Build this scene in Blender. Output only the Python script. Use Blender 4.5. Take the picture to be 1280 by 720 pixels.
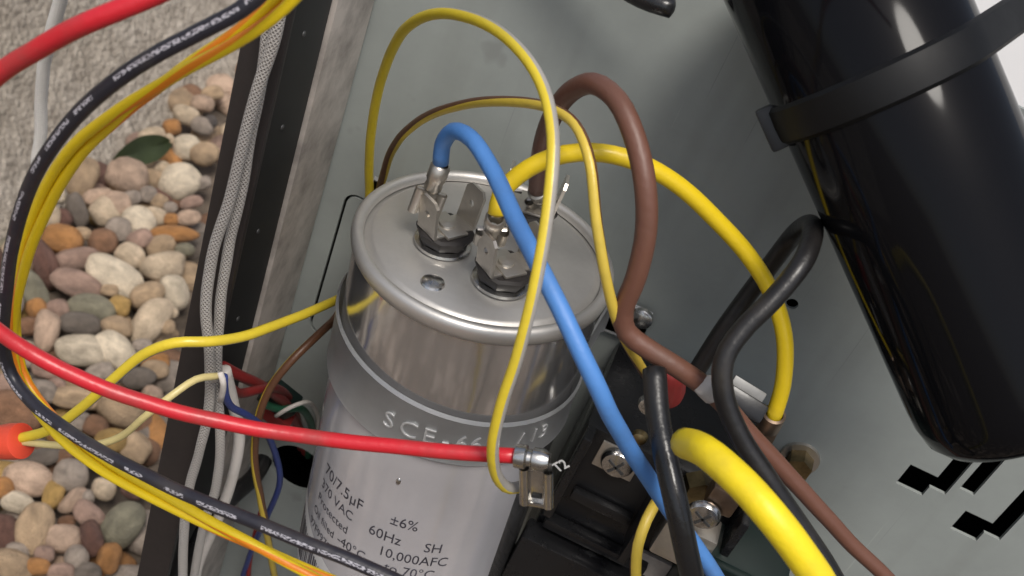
import bpy, bmesh, math, random
from mathutils import Vector, Matrix, noise
random.seed(7)
R = math.radians
scene = bpy.context.scene
for o in list(bpy.data.objects): bpy.data.objects.remove(o)
COL = scene.collection

# ------------------------------------------------------------------ camera
FPX = 1420.0                                   # focal length in pixels of a 1280 px wide picture
pitch, roll, yaw = R(37), R(23), R(4)
CAM = Vector((0, -.27, .62))
FW = Vector((-math.sin(yaw)*math.cos(pitch), math.cos(yaw)*math.cos(pitch), -math.sin(pitch)))
r0 = FW.cross(Vector((0, 0, 1))).normalized(); u0 = r0.cross(FW)
RT = math.cos(roll)*r0 + math.sin(roll)*u0
UP = -math.sin(roll)*r0 + math.cos(roll)*u0
cd = bpy.data.cameras.new('camera'); cam = bpy.data.objects.new('camera', cd); COL.objects.link(cam)
cam.matrix_world = Matrix(((RT.x, UP.x, -FW.x, CAM.x), (RT.y, UP.y, -FW.y, CAM.y), (RT.z, UP.z, -FW.z, CAM.z), (0, 0, 0, 1)))
cd.sensor_width = 36; cd.lens = FPX/1280*36; cd.clip_start = .005; cd.clip_end = 200
cd.dof.use_dof = True; cd.dof.focus_distance = .285; cd.dof.aperture_fstop = 34
scene.camera = cam

# ------------------------------------------------------------------ sky, sun, exposure
SUN = Vector((.15, -.44, .88)).normalized()
w = bpy.data.worlds.new('World'); scene.world = w; w.use_nodes = True
nt = w.node_tree; bg = nt.nodes['Background']
sky = nt.nodes.new('ShaderNodeTexSky'); sky.sky_type = 'NISHITA'; sky.sun_disc = False
sky.sun_elevation = math.asin(SUN.z); sky.sun_rotation = math.atan2(SUN.x, SUN.y)
sky.dust_density = 3.0; sky.air_density = 1.0
hs = nt.nodes.new('ShaderNodeHueSaturation'); hs.inputs['Saturation'].default_value = .6
nt.links.new(sky.outputs[0], hs.inputs['Color']); nt.links.new(hs.outputs[0], bg.inputs[0]); bg.inputs[1].default_value = .07
sl = bpy.data.lights.new('sun', 'SUN'); sl.energy = 1.5; sl.angle = R(20); sl.color = (1, .95, .88)
so = bpy.data.objects.new('sun', sl); COL.objects.link(so); so.rotation_euler = (-SUN).to_track_quat('-Z', 'Y').to_euler()
vs = scene.view_settings; vs.view_transform = 'Standard'; vs.look = 'None'; vs.gamma = 1; vs.use_curve_mapping = False
vs.exposure = .9
scene.render.engine = 'CYCLES'

# ------------------------------------------------------------------ helpers
def ray(px, py): return (FW*FPX + RT*(px-640) - UP*(py-360)).normalized()
def P(px, py, d):                              # point d metres in front of the back panel (plane y = 0)
    r = ray(px, py); return CAM + r*((-d-CAM.y)/r.y)
def PZ(px, py, z):
    r = ray(px, py); return CAM + r*((z-CAM.z)/r.z)
def S(c): return tuple((x/255/12.92 if x/255 <= .04045 else ((x/255+.055)/1.055)**2.4) for x in c) + (1,)

def mat(name, col, rough=.5, metal=0, noise_amt=0, nscale=40, bump=0, bscale=200, spec=.5, coat=0, dirt=None, rvar=0):
    m = bpy.data.materials.new(name); m.use_nodes = True
    n = m.node_tree.nodes; l = m.node_tree.links; b = n['Principled BSDF']
    c = col if len(col) == 4 else tuple(col)+(1,)
    b.inputs['Base Color'].default_value = c; b.inputs['Roughness'].default_value = rough; b.inputs['Metallic'].default_value = metal
    b.inputs['Specular IOR Level'].default_value = spec; b.inputs['Coat Weight'].default_value = coat
    tc = n.new('ShaderNodeTexCoord')
    if noise_amt or rvar:
        t = n.new('ShaderNodeTexNoise'); t.inputs['Scale'].default_value = nscale; t.inputs['Detail'].default_value = 6; t.inputs['Roughness'].default_value = .65
        l.new(tc.outputs['Object'], t.inputs['Vector'])
        if noise_amt:
            mx = n.new('ShaderNodeMix'); mx.data_type = 'RGBA'
            d2 = dirt if dirt else tuple(x*(1-noise_amt) for x in c[:3])
            mx.inputs['A'].default_value = c; mx.inputs['B'].default_value = tuple(d2[:3])+(1,)
            mr = n.new('ShaderNodeMapRange'); mr.inputs['From Min'].default_value = .38; mr.inputs['From Max'].default_value = .68
            l.new(t.outputs['Fac'], mr.inputs['Value']); l.new(mr.outputs[0], mx.inputs['Factor']); l.new(mx.outputs['Result'], b.inputs['Base Color'])
        if rvar:
            mr = n.new('ShaderNodeMapRange'); mr.inputs['From Min'].default_value = .3; mr.inputs['From Max'].default_value = .7
            mr.inputs['To Min'].default_value = max(.02, rough-rvar); mr.inputs['To Max'].default_value = min(1, rough+rvar)
            l.new(t.outputs['Fac'], mr.inputs['Value']); l.new(mr.outputs[0], b.inputs['Roughness'])
    if bump:
        t = n.new('ShaderNodeTexNoise'); t.inputs['Scale'].default_value = bscale; t.inputs['Detail'].default_value = 5
        l.new(tc.outputs['Object'], t.inputs['Vector'])
        bp = n.new('ShaderNodeBump'); bp.inputs['Strength'].default_value = 1; bp.inputs['Distance'].default_value = bump
        l.new(t.outputs['Fac'], bp.inputs['Height']); l.new(bp.outputs[0], b.inputs['Normal'])
    return m

def wire_mat(name, col, stripe=None, swidth=.3, twist=0, soff=0, rough=.38, grime=.2, printed=None):
    """insulated wire: optional tracer stripe from UV (u round the wire, v metres along it), optional ink print"""
    m = mat(name, col, rough, rvar=.08, nscale=60)
    n = m.node_tree.nodes; l = m.node_tree.links; b = n['Principled BSDF']
    uv = n.new('ShaderNodeUVMap'); sp = n.new('ShaderNodeSeparateXYZ'); l.new(uv.outputs[0], sp.inputs[0])
    def math_(op, a, bb=None):
        x = n.new('ShaderNodeMath'); x.operation = op
        for i, v in enumerate((a, bb)):
            if v is None: continue
            if hasattr(v, 'is_output'): l.new(v, x.inputs[i])
            else: x.inputs[i].default_value = v
        return x.outputs[0]
    cur = None
    base = n.new('ShaderNodeRGB'); base.outputs[0].default_value = tuple(col[:3])+(1,); cur = base.outputs[0]
    tc = n.new('ShaderNodeTexCoord'); t = n.new('ShaderNodeTexNoise'); t.inputs['Scale'].default_value = 90; t.inputs['Detail'].default_value = 7
    l.new(tc.outputs['Object'], t.inputs['Vector'])
    if stripe or printed:
        uu = math_('FRACT', math_('ADD', sp.outputs['X'], math_('ADD', math_('MULTIPLY', sp.outputs['Y'], twist), soff)))
        dd = math_('ABSOLUTE', math_('SUBTRACT', uu, .5))
    if stripe:
        f = math_('LESS_THAN', dd, swidth/2)
        mx = n.new('ShaderNodeMix'); mx.data_type = 'RGBA'; l.new(f, mx.inputs['Factor']); l.new(cur, mx.inputs['A']); mx.inputs['B'].default_value = tuple(stripe[:3])+(1,); cur = mx.outputs['Result']
    if printed:
        band = math_('LESS_THAN', dd, .042)
        vv = n.new('ShaderNodeCombineXYZ'); l.new(math_('MULTIPLY', sp.outputs['Y'], 1500), vv.inputs[0]); l.new(math_('MULTIPLY', sp.outputs['X'], 34), vv.inputs[1])
        t2 = n.new('ShaderNodeTexNoise'); t2.inputs['Scale'].default_value = 1; t2.inputs['Detail'].default_value = 0; l.new(vv.outputs[0], t2.inputs['Vector'])
        t3 = n.new('ShaderNodeTexNoise'); t3.noise_dimensions = '1D'; t3.inputs['Scale'].default_value = 130; t3.inputs['Detail'].default_value = 0; l.new(sp.outputs['Y'], t3.inputs['W'])
        f = math_('MULTIPLY', math_('MULTIPLY', band, math_('GREATER_THAN', t2.outputs['Fac'], .47)), math_('GREATER_THAN', t3.outputs['Fac'], .42))
        mx = n.new('ShaderNodeMix'); mx.data_type = 'RGBA'; l.new(f, mx.inputs['Factor']); l.new(cur, mx.inputs['A']); mx.inputs['B'].default_value = tuple(printed[:3])+(1,); cur = mx.outputs['Result']
    mr = n.new('ShaderNodeMapRange'); mr.inputs['From Min'].default_value = .5; mr.inputs['From Max'].default_value = .75; mr.inputs['To Max'].default_value = grime*2
    l.new(t.outputs['Fac'], mr.inputs['Value'])
    mx = n.new('ShaderNodeMix'); mx.data_type = 'RGBA'; l.new(mr.outputs[0], mx.inputs['Factor']); l.new(cur, mx.inputs['A']); mx.inputs['B'].default_value = (.09, .075, .06, 1)
    l.new(mx.outputs['Result'], b.inputs['Base Color'])
    t4 = n.new('ShaderNodeTexNoise'); t4.inputs['Scale'].default_value = 500; l.new(tc.outputs['Object'], t4.inputs['Vector'])
    bp = n.new('ShaderNodeBump'); bp.inputs['Distance'].default_value = .00012; l.new(t4.outputs['Fac'], bp.inputs['Height']); l.new(bp.outputs[0], b.inputs['Normal'])
    return m

def braid_mat(name, col):
    m = mat(name, col, .85); n = m.node_tree.nodes; l = m.node_tree.links; b = n['Principled BSDF']
    uv = n.new('ShaderNodeUVMap'); mp = n.new('ShaderNodeMapping'); mp.inputs['Scale'].default_value = (9, 1900, 1)
    l.new(uv.outputs[0], mp.inputs[0])
    sp = n.new('ShaderNodeSeparateXYZ'); l.new(mp.outputs[0], sp.inputs[0])
    outs = []
    for sg in (1, -1):
        a = n.new('ShaderNodeMath'); a.operation = 'MULTIPLY_ADD'; a.inputs[1].default_value = sg; l.new(sp.outputs['X'], a.inputs[0])
        k = n.new('ShaderNodeMath'); k.operation = 'MULTIPLY'; k.inputs[1].default_value = .45; l.new(sp.outputs['Y'], k.inputs[0]); l.new(k.outputs[0], a.inputs[2])
        s = n.new('ShaderNodeMath'); s.operation = 'MULTIPLY'; s.inputs[1].default_value = 6.2832; l.new(a.outputs[0], s.inputs[0])
        q = n.new('ShaderNodeMath'); q.operation = 'SINE'; l.new(s.outputs[0], q.inputs[0]); outs.append(q)
    mxx = n.new('ShaderNodeMath'); mxx.operation = 'MAXIMUM'; l.new(outs[0].outputs[0], mxx.inputs[0]); l.new(outs[1].outputs[0], mxx.inputs[1])
    tc = n.new('ShaderNodeTexCoord'); t = n.new('ShaderNodeTexNoise'); t.inputs['Scale'].default_value = 900; l.new(tc.outputs['Object'], t.inputs['Vector'])
    ad = n.new('ShaderNodeMath'); ad.operation = 'ADD'; l.new(mxx.outputs[0], ad.inputs[0]); l.new(t.outputs['Fac'], ad.inputs[1])
    mr = n.new('ShaderNodeMapRange'); mr.inputs['From Min'].default_value = -.3; mr.inputs['From Max'].default_value = 1.6; l.new(ad.outputs[0], mr.inputs['Value'])
    mx = n.new('ShaderNodeMix'); mx.data_type = 'RGBA'; l.new(mr.outputs[0], mx.inputs['Factor'])
    mx.inputs['A'].default_value = tuple(x*.72 for x in col[:3])+(1,); mx.inputs['B'].default_value = tuple(min(1, x*1.15) for x in col[:3])+(1,)
    l.new(mx.outputs['Result'], b.inputs['Base Color'])
    bp = n.new('ShaderNodeBump'); bp.inputs['Distance'].default_value = .0004; l.new(mr.outputs[0], bp.inputs['Height']); l.new(bp.outputs[0], b.inputs['Normal'])
    return m

def link(name, me, m=None, parent=None, smooth=True, sharp=35):
    o = bpy.data.objects.new(name, me); COL.objects.link(o)
    if m and not me.materials: me.materials.append(m)
    if smooth:
        me.polygons.foreach_set('use_smooth', [True]*len(me.polygons))
        try: me.set_sharp_from_angle(angle=R(sharp))
        except Exception: pass
    if parent: o.parent = parent
    return o
def bmobj(name, bm, m, parent=None, smooth=True, sharp=35):
    bmesh.ops.recalc_face_normals(bm, faces=bm.faces[:])
    me = bpy.data.meshes.new(name); bm.to_mesh(me); bm.free(); return link(name, me, m, parent, smooth, sharp)
def tag(o, label=None, cat=None, group=None, kind=None):
    if label: o['label'] = label
    if cat: o['category'] = cat
    if group: o['group'] = group
    if kind: o['kind'] = kind
    return o
def empty(name, loc, rot=None):
    o = bpy.data.objects.new(name, None); COL.objects.link(o); o.empty_display_size = .01
    if isinstance(rot, Matrix): o.matrix_world = Matrix.Translation(loc) @ rot.to_4x4()
    else: o.location = loc
    return o
def box(bm, c, s, bev=0, M=None, seg=2):
    g = bmesh.ops.create_cube(bm, size=1); vs_ = g['verts']
    bmesh.ops.scale(bm, vec=s, verts=vs_)
    if bev:
        es = list({e for v in vs_ for e in v.link_edges})
        r = bmesh.ops.bevel(bm, geom=es, offset=bev, segments=seg, affect='EDGES', profile=.6)
        vs_ = list({v for f in r['faces'] for v in f.verts} | {v for v in vs_ if v.is_valid})
    bmesh.ops.translate(bm, vec=c, verts=vs_)
    if M: bmesh.ops.transform(bm, matrix=M, verts=vs_)
    return vs_
def lathe(bm, prof, n=48, M=None, ang=2*math.pi, a0=0):
    full = abs(ang-2*math.pi) < 1e-6; cols = n if full else n+1; rows = []
    for r, z in prof:
        row = []
        for i in range(cols):
            a = a0+ang*i/n; v = Vector((r*math.cos(a), r*math.sin(a), z)); row.append(bm.verts.new(M @ v if M else v))
        rows.append(row)
    for j in range(len(rows)-1):
        for i in range(n):
            k = (i+1) % cols
            try: bm.faces.new((rows[j][i], rows[j][k], rows[j+1][k], rows[j+1][i]))
            except ValueError: pass
    return rows
def disc_close(bm, row): 
    try: bm.faces.new(row)
    except ValueError: pass
def rot_to(d, up=(0, 0, 1)):                   # matrix whose z axis is d
    z = Vector(d).normalized(); x = Vector(up).cross(z)
    if x.length < 1e-4: x = Vector((1, 0, 0)).cross(z)
    x.normalize(); y = z.cross(x)
    return Matrix((x, y, z)).transposed()

def spline(pts, step=.0022):
    pts = [Vector(p) for p in pts]
    a = [2*pts[0]-pts[1]] + pts + [2*pts[-1]-pts[-2]]; out = []
    for i in range(1, len(a)-2):
        p0, p1, p2, p3 = a[i-1:i+3]
        t0 = 0; t1 = t0+max(1e-6, (p1-p0).length)**.5; t2 = t1+max(1e-6, (p2-p1).length)**.5; t3 = t2+max(1e-6, (p3-p2).length)**.5
        n = max(2, int((p2-p1).length/step))
        for k in range(n):
            t = t1+(t2-t1)*k/n
            A1 = (t1-t)/(t1-t0)*p0+(t-t0)/(t1-t0)*p1; A2 = (t2-t)/(t2-t1)*p1+(t-t1)/(t2-t1)*p2; A3 = (t3-t)/(t3-t2)*p2+(t-t2)/(t3-t2)*p3
            B1 = (t2-t)/(t2-t0)*A1+(t-t0)/(t2-t0)*A2; B2 = (t3-t)/(t3-t1)*A2+(t-t1)/(t3-t1)*A3
            out.append((t2-t)/(t2-t1)*B1+(t-t1)/(t2-t1)*B2)
    out.append(pts[-1])
    for i, p in enumerate(out):                # hand-bent wire is never perfectly smooth
        k = min(1, i/8, (len(out)-1-i)/8); out[i] = p+(noise.noise_vector(p*30)*.0004+noise.noise_vector(p*90)*.00014)*k
    return out
def tube_mesh(name, path, r, seg=14, org=None, wob=0):
    """round tube with UVs; r a number or function of 0..1; rounded closed ends"""
    org = org or path[0]; n = len(path); rf = r if callable(r) else (lambda t: r)
    tang = [(path[min(i+1, n-1)]-path[max(i-1, 0)]).normalized() for i in range(n)]
    x = tang[0].orthogonal().normalized(); 
    vis = -FW; x = (vis - tang[0]*vis.dot(tang[0])).normalized()
    verts = []; L = [0]; rings = []
    for i in range(1, n): L.append(L[-1]+(path[i]-path[i-1]).length)
    seq = []
    r_0 = rf(0); r_1 = rf(1)
    seq += [(0, -.001*0, .55, -.75*r_0*.3), (0, 0, .9, -.1*r_0)]
    seq = []
    for i in range(n): seq.append((i, rf(i/(n-1))))
    frames = []
    for i in range(n):
        x = (x - tang[i]*x.dot(tang[i])).normalized(); frames.append((x.copy(), tang[i].cross(x)))
    V = []; UVv = []
    def ring(c, fx, fy, rad, v):
        V.extend([(c+(fx*math.cos(2*math.pi*k/seg)+fy*math.sin(2*math.pi*k/seg))*rad - org)[:] for k in range(seg)]); UVv.append(v)
    for f, s in ((.35, .3), (.8, .12)): ring(path[0]-tang[0]*rf(0)*s, *frames[0], rf(0)*f, 0)
    for i in range(n):
        wv = 1+wob*noise.noise(path[i]*120) if wob else 1
        ring(path[i], *frames[i], rf(i/(n-1))*wv, L[i])
    for f, s in ((.8, .12), (.35, .3)): ring(path[-1]+tang[-1]*rf(1)*s, *frames[-1], rf(1)*f, L[-1])
    m = len(UVv); F = []; UVs = []
    for j in range(m-1):
        for k in range(seg):
            k2 = (k+1) % seg
            F.append((j*seg+k, j*seg+k2, (j+1)*seg+k2, (j+1)*seg+k))
            UVs += [(k/seg, UVv[j]), ((k+1)/seg, UVv[j]), ((k+1)/seg, UVv[j+1]), (k/seg, UVv[j+1])]
    F.append(tuple(range(seg))[::-1]); UVs += [(0, 0)]*seg
    F.append(tuple((m-1)*seg+k for k in range(seg))); UVs += [(0, L[-1])]*seg
    me = bpy.data.meshes.new(name); me.from_pydata(V, [], F); uv = me.uv_layers.new(name='UVMap')
    uv.data.foreach_set('uv', [c for t in UVs for c in t]); me.update(); return me
def run_on(pts, W):
    """wires that leave the picture go on: down along the panel, or up and out over the cabinet"""
    pre, post = [], []
    for end, out in ((0, pre), (-1, post)):
        py = pts[end][1]
        if not (py > 725 or py < -8): continue
        a, b_ = (W[0], W[1]) if end == 0 else (W[-1], W[-2]); d = (a-b_).normalized()
        if py > 725: q = [a+d*.03+Vector((0, 0, -.01)), a+d*.045+Vector((0, .004, -.05)), a+d*.05+Vector((0, .008, -.13))]
        else: q = [a+d*.05+Vector((0, 0, .012)), a+d*.10+Vector((0, -.01, .015)), a+d*.15+Vector((.0, -.03, -.01))]
        q = [Vector((v.x, min(v.y, -.006), v.z)) if v.x > -.09 else v for v in q]
        out += q
    return pre[::-1]+W+post
def wire(name, pts, r, m, label=None, cat='wire', group=None, parent=None, world=False, step=.0022, seg=14, wob=0):
    path = spline(pts if world else run_on(pts, [P(*p) for p in pts]), step)
    org = path[0] if parent is None else (parent.matrix_world.translation if parent.parent is None else Vector())
    me = tube_mesh(name, path, r, seg, org, wob); o = link(name, me, m, None, True, 60)
    if parent is None: o.location = org; tag(o, label, cat, group)
    else: o.parent = parent
    return o, path
def text_mesh(s, size, extrude=.0, bevel=0, align='LEFT', bold=0):
    c = bpy.data.curves.new('lettering', 'FONT'); c.body = s; c.size = size; c.extrude = extrude; c.bevel_depth = bevel; c.align_x = align; c.resolution_u = 3; c.offset = size*bold
    o = bpy.data.objects.new('lettering', c); COL.objects.link(o); dg = bpy.context.evaluated_depsgraph_get(); dg.update()
    me = bpy.data.meshes.new_from_object(o.evaluated_get(dg)); bpy.data.objects.remove(o); me.materials.clear(); return me

# ------------------------------------------------------------------ materials
M_panel = mat('grey_green_enamel', (.315, .34, .325), .42, noise_amt=.22, nscale=14, bump=.00012, bscale=60, rvar=.1)
def wear(m, amt=.22):
    n = m.node_tree.nodes; l = m.node_tree.links; b = n['Principled BSDF']; src = b.inputs['Base Color'].links[0].from_socket
    tc = n.new('ShaderNodeTexCoord'); cur = src
    for sc, rot, lo, hi, col, f in (((60, 60, 5), 0, .55, .75, (.16, .165, .15, 1), amt*1.6), ((1100, 1100, 12), .5, .70, .74, (.48, .49, .46, 1), .35), ((900, 900, 10), -.9, .71, .75, (.14, .145, .14, 1), .4), ((55, 55, 55), 0, .66, .72, (.15, .15, .14, 1), .35)):
        mp = n.new('ShaderNodeMapping'); mp.inputs['Scale'].default_value = sc; mp.inputs['Rotation'].default_value = (0, rot, 0); l.new(tc.outputs['Object'], mp.inputs[0])
        t = n.new('ShaderNodeTexNoise'); t.inputs['Scale'].default_value = 1; t.inputs['Detail'].default_value = 3; l.new(mp.outputs[0], t.inputs['Vector'])
        mr = n.new('ShaderNodeMapRange'); mr.inputs['From Min'].default_value = lo; mr.inputs['From Max'].default_value = hi; mr.inputs['To Max'].default_value = f; l.new(t.outputs['Fac'], mr.inputs['Value'])
        mx = n.new('ShaderNodeMix'); mx.data_type = 'RGBA'; l.new(mr.outputs[0], mx.inputs['Factor']); l.new(cur, mx.inputs['A']); mx.inputs['B'].default_value = col; cur = mx.outputs['Result']
    l.new(cur, b.inputs['Base Color'])
wear(M_panel)
M_galv = mat('galvanised_edge', (.50, .45, .41), .42, metal=.15, noise_amt=.55, nscale=55, rvar=.15)
M_brown = mat('brown_enamel', (.024, .019, .018), .5, noise_amt=.3, nscale=30, bump=.0001, bscale=300, rvar=.1)
M_blackstrip = mat('black_gasket', (.012, .012, .013), .6, noise_amt=.3, nscale=60)
M_dkrivet = mat('dull_rivet', (.10, .10, .10), .5, metal=.6)
M_dulltab = mat('dull_zinc_tab', (.24, .24, .235), .5, metal=.3, noise_amt=.3, nscale=150)
M_dark = mat('dark_interior', (.01, .01, .01), .9)
M_alu = mat('brushed_aluminium', (.68, .67, .67), .17, metal=.9, noise_amt=.10, nscale=14, bump=.0007, bscale=16, rvar=.05)
M_lid = mat('tinned_lid', (.60, .58, .55), .42, metal=.75, noise_amt=.18, nscale=45, bump=.00004, bscale=500, rvar=.1)
M_tin = mat('tinned_brass', (.62, .58, .52), .38, metal=.9, noise_amt=.15, nscale=150, rvar=.08)
M_bright = mat('bright_zinc', (.68, .665, .64), .24, metal=1, noise_amt=.35, nscale=200, rvar=.08)
M_strap = mat('galvanised_strap', (.58, .585, .59), .36, metal=.5, noise_amt=.15, nscale=40, rvar=.1)
M_blackplastic = mat('black_plastic', (.010, .010, .011), .3, rvar=.1, nscale=60, bump=.00006, bscale=400)
M_bakelite = mat('black_bakelite', (.005, .005, .006), .09, spec=.13, rvar=.03, nscale=30, bump=.00004, bscale=25)
M_tie = mat('black_nylon', (.011, .011, .012), .45, rvar=.08)
M_rubber = mat('black_rubber_gasket', (.018, .015, .014), .55)
M_ink = mat('black_ink', (.03, .028, .036), .5, noise_amt=-1.5, nscale=160)
M_film = mat('satin_label_film', (.72, .71, .74), .2, metal=.5, noise_amt=.12, nscale=22, bump=.0007, bscale=16, rvar=.05)
M_white = mat('white_ink', (.75, .75, .73), .6)
M_sticker = mat('white_sticker', (.62, .61, .60), .5, noise_amt=.12, nscale=60)
M_brass = mat('tarnished_brass', (.36, .27, .14), .35, metal=1, noise_amt=.5, nscale=200)
M_copper = mat('copper_lug', (.34, .25, .19), .4, metal=1, noise_amt=.4, nscale=120)
M_green = mat('dark_green_plastic', (.008, .018, .016), .3, noise_amt=.2, nscale=30)
M_nut = mat('orange_red_nut', (.75, .075, .035), .38, noise_amt=.1, nscale=80)
M_rednut = mat('red_vinyl', (.28, .03, .028), .42, noise_amt=.15, nscale=80)
M_leaf = mat('leaf_green', (.055, .075, .028), .5, noise_amt=.4, nscale=60, bump=.0003, bscale=90)
W_red = wire_mat('red_insulation', (.53, .016, .026), rough=.36)
W_blackp = wire_mat('black_printed_insulation', (.018, .017, .024), rough=.42, printed=(.40, .385, .42), soff=.5, twist=.35)
W_black = wire_mat('black_insulation', (.012, .012, .013), rough=.3, grime=.05)
W_blackmatt = wire_mat('black_worn_insulation', (.011, .010, .010), rough=.38, grime=.12)
W_yelor = wire_mat('yellow_orange_tracer', (.78, .56, .01), stripe=(.80, .24, .01), swidth=.18, twist=11, soff=.75, grime=.05)
W_yel = wire_mat('yellow_insulation', (.74, .53, .015), grime=.15)
W_yelthick = wire_mat('bright_yellow_insulation', (.84, .64, .012), grime=.13, rough=.45)
W_yelgrey = wire_mat('yellow_grey_tracer', (.68, .52, .035), stripe=(.33, .31, .28), swidth=.42, twist=.8, soff=.05, grime=.08)
W_brownyel = wire_mat('brown_yellow_tracer', (.115, .05, .025), stripe=(.62, .45, .06), swidth=.44, twist=4.5, soff=.45, grime=.1)
W_brown = wire_mat('brown_insulation', (.135, .058, .038), grime=.12, rough=.45)
W_blue = wire_mat('blue_insulation', (.075, .22, .54), rough=.5, grime=.13)
W_bluedk = wire_mat('dark_blue_insulation', (.03, .05, .20), grime=.1)
W_pale = wire_mat('pale_yellow_insulation', (.60, .50, .22), grime=.1)
W_white = wire_mat('white_insulation', (.6, .56, .52), grime=.15)
W_dkred = wire_mat('dark_red_insulation', (.20, .02, .02), grime=.2)
W_green = wire_mat('green_insulation', (.02, .09, .05), grime=.2)
W_braid = braid_mat('grey_braid', (.44, .41, .38))
W_braidw = braid_mat('white_braid', (.80, .77, .72))

# ------------------------------------------------------------------ ground, pebbles, house walls
gm = mat('gravelly_soil', (.13, .10, .075), .95, noise_amt=.7, nscale=35, bump=.006, bscale=45)
bm = bmesh.new()
bmesh.ops.create_grid(bm, x_segments=2, y_segments=2, size=40)
ground = bmobj('ground', bm, gm, smooth=False); tag(ground, 'gravelly soil bed under loose rounded pebbles beside the rough wall', 'ground', kind='structure')

pm = bpy.data.materials.new('river_pebble'); pm.use_nodes = True
n = pm.node_tree.nodes; l = pm.node_tree.links; b = n['Principled BSDF']; b.inputs['Roughness'].default_value = .62
oi = n.new('ShaderNodeObjectInfo'); tc = n.new('ShaderNodeTexCoord')
ad = n.new('ShaderNodeVectorMath'); ad.operation = 'MULTIPLY_ADD'; ad.inputs[1].default_value = (1, 1, 1)
cb = n.new('ShaderNodeCombineXYZ'); mu = n.new('ShaderNodeMath'); mu.operation = 'MULTIPLY'; mu.inputs[1].default_value = 50
l.new(oi.outputs['Random'], mu.inputs[0]); l.new(mu.outputs[0], cb.inputs[0]); l.new(tc.outputs['Object'], ad.inputs[0]); l.new(cb.outputs[0], ad.inputs[2])
t1 = n.new('ShaderNodeTexNoise'); t1.inputs['Scale'].default_value = 1.3; t1.inputs['Detail'].default_value = 5; t1.inputs['Distortion'].default_value = .6; l.new(ad.outputs[0], t1.inputs['Vector'])
mr = n.new('ShaderNodeMapRange'); mr.inputs['From Min'].default_value = .3; mr.inputs['From Max'].default_value = .7; mr.inputs['To Min'].default_value = .62; mr.inputs['To Max'].default_value = 1.2; l.new(t1.outputs['Fac'], mr.inputs['Value'])
t2 = n.new('ShaderNodeTexNoise'); t2.inputs['Scale'].default_value = 12; t2.inputs['Detail'].default_value = 4; l.new(ad.outputs[0], t2.inputs['Vector'])
mr2 = n.new('ShaderNodeMapRange'); mr2.inputs['From Min'].default_value = .3; mr2.inputs['From Max'].default_value = .7; mr2.inputs['To Min'].default_value = .86; mr2.inputs['To Max'].default_value = 1.1; l.new(t2.outputs['Fac'], mr2.inputs['Value'])
mm = n.new('ShaderNodeMath'); mm.operation = 'MULTIPLY'; l.new(mr.outputs[0], mm.inputs[0]); l.new(mr2.outputs[0], mm.inputs[1])
vm = n.new('ShaderNodeVectorMath'); vm.operation = 'SCALE'; l.new(oi.outputs['Color'], vm.inputs[0]); l.new(mm.outputs[0], vm.inputs['Scale']); l.new(vm.outputs[0], b.inputs['Base Color'])
bp = n.new('ShaderNodeBump'); bp.inputs['Distance'].default_value = .04; bp.inputs['Strength'].default_value = .5; l.new(t2.outputs['Fac'], bp.inputs['Height']); l.new(bp.outputs[0], b.inputs['Normal'])

def pebble_mesh(i):
    rnd = random.Random(100+i); bm = bmesh.new(); bmesh.ops.create_icosphere(bm, subdivisions=3, radius=1)
    off = Vector((rnd.random()*50, rnd.random()*50, rnd.random()*50)); sq = rnd.uniform(2.0, 2.7); amp = rnd.uniform(.10, .26)
    for v in bm.verts:
        d = v.co.normalized(); k = (abs(d.x)**sq+abs(d.y)**sq+abs(d.z)**sq)**(-1/sq)
        v.co = d*k*(1+amp*noise.noise(d*.9+off)+.05*noise.noise(d*2.6+off))
    me = bpy.data.meshes.new('pebble'); bm.to_mesh(me); bm.free(); me.materials.append(pm)
    me.polygons.foreach_set('use_smooth', [True]*len(me.polygons)); return me
PEB = [pebble_mesh(i) for i in range(14)]
PC = dict(c=(.66, .55, .43), w=(.74, .66, .55), g=(.38, .33, .30), d=(.19, .165, .15), o=(.48, .24, .09), b=(.26, .145, .09), m=(.40, .28, .24), t=(.48, .36, .25),
          r=(.16, .085, .07), v=(.28, .27, .21), y=(.48, .32, .12), k=(.09, .08, .08), p=(.56, .42, .34))
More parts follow.
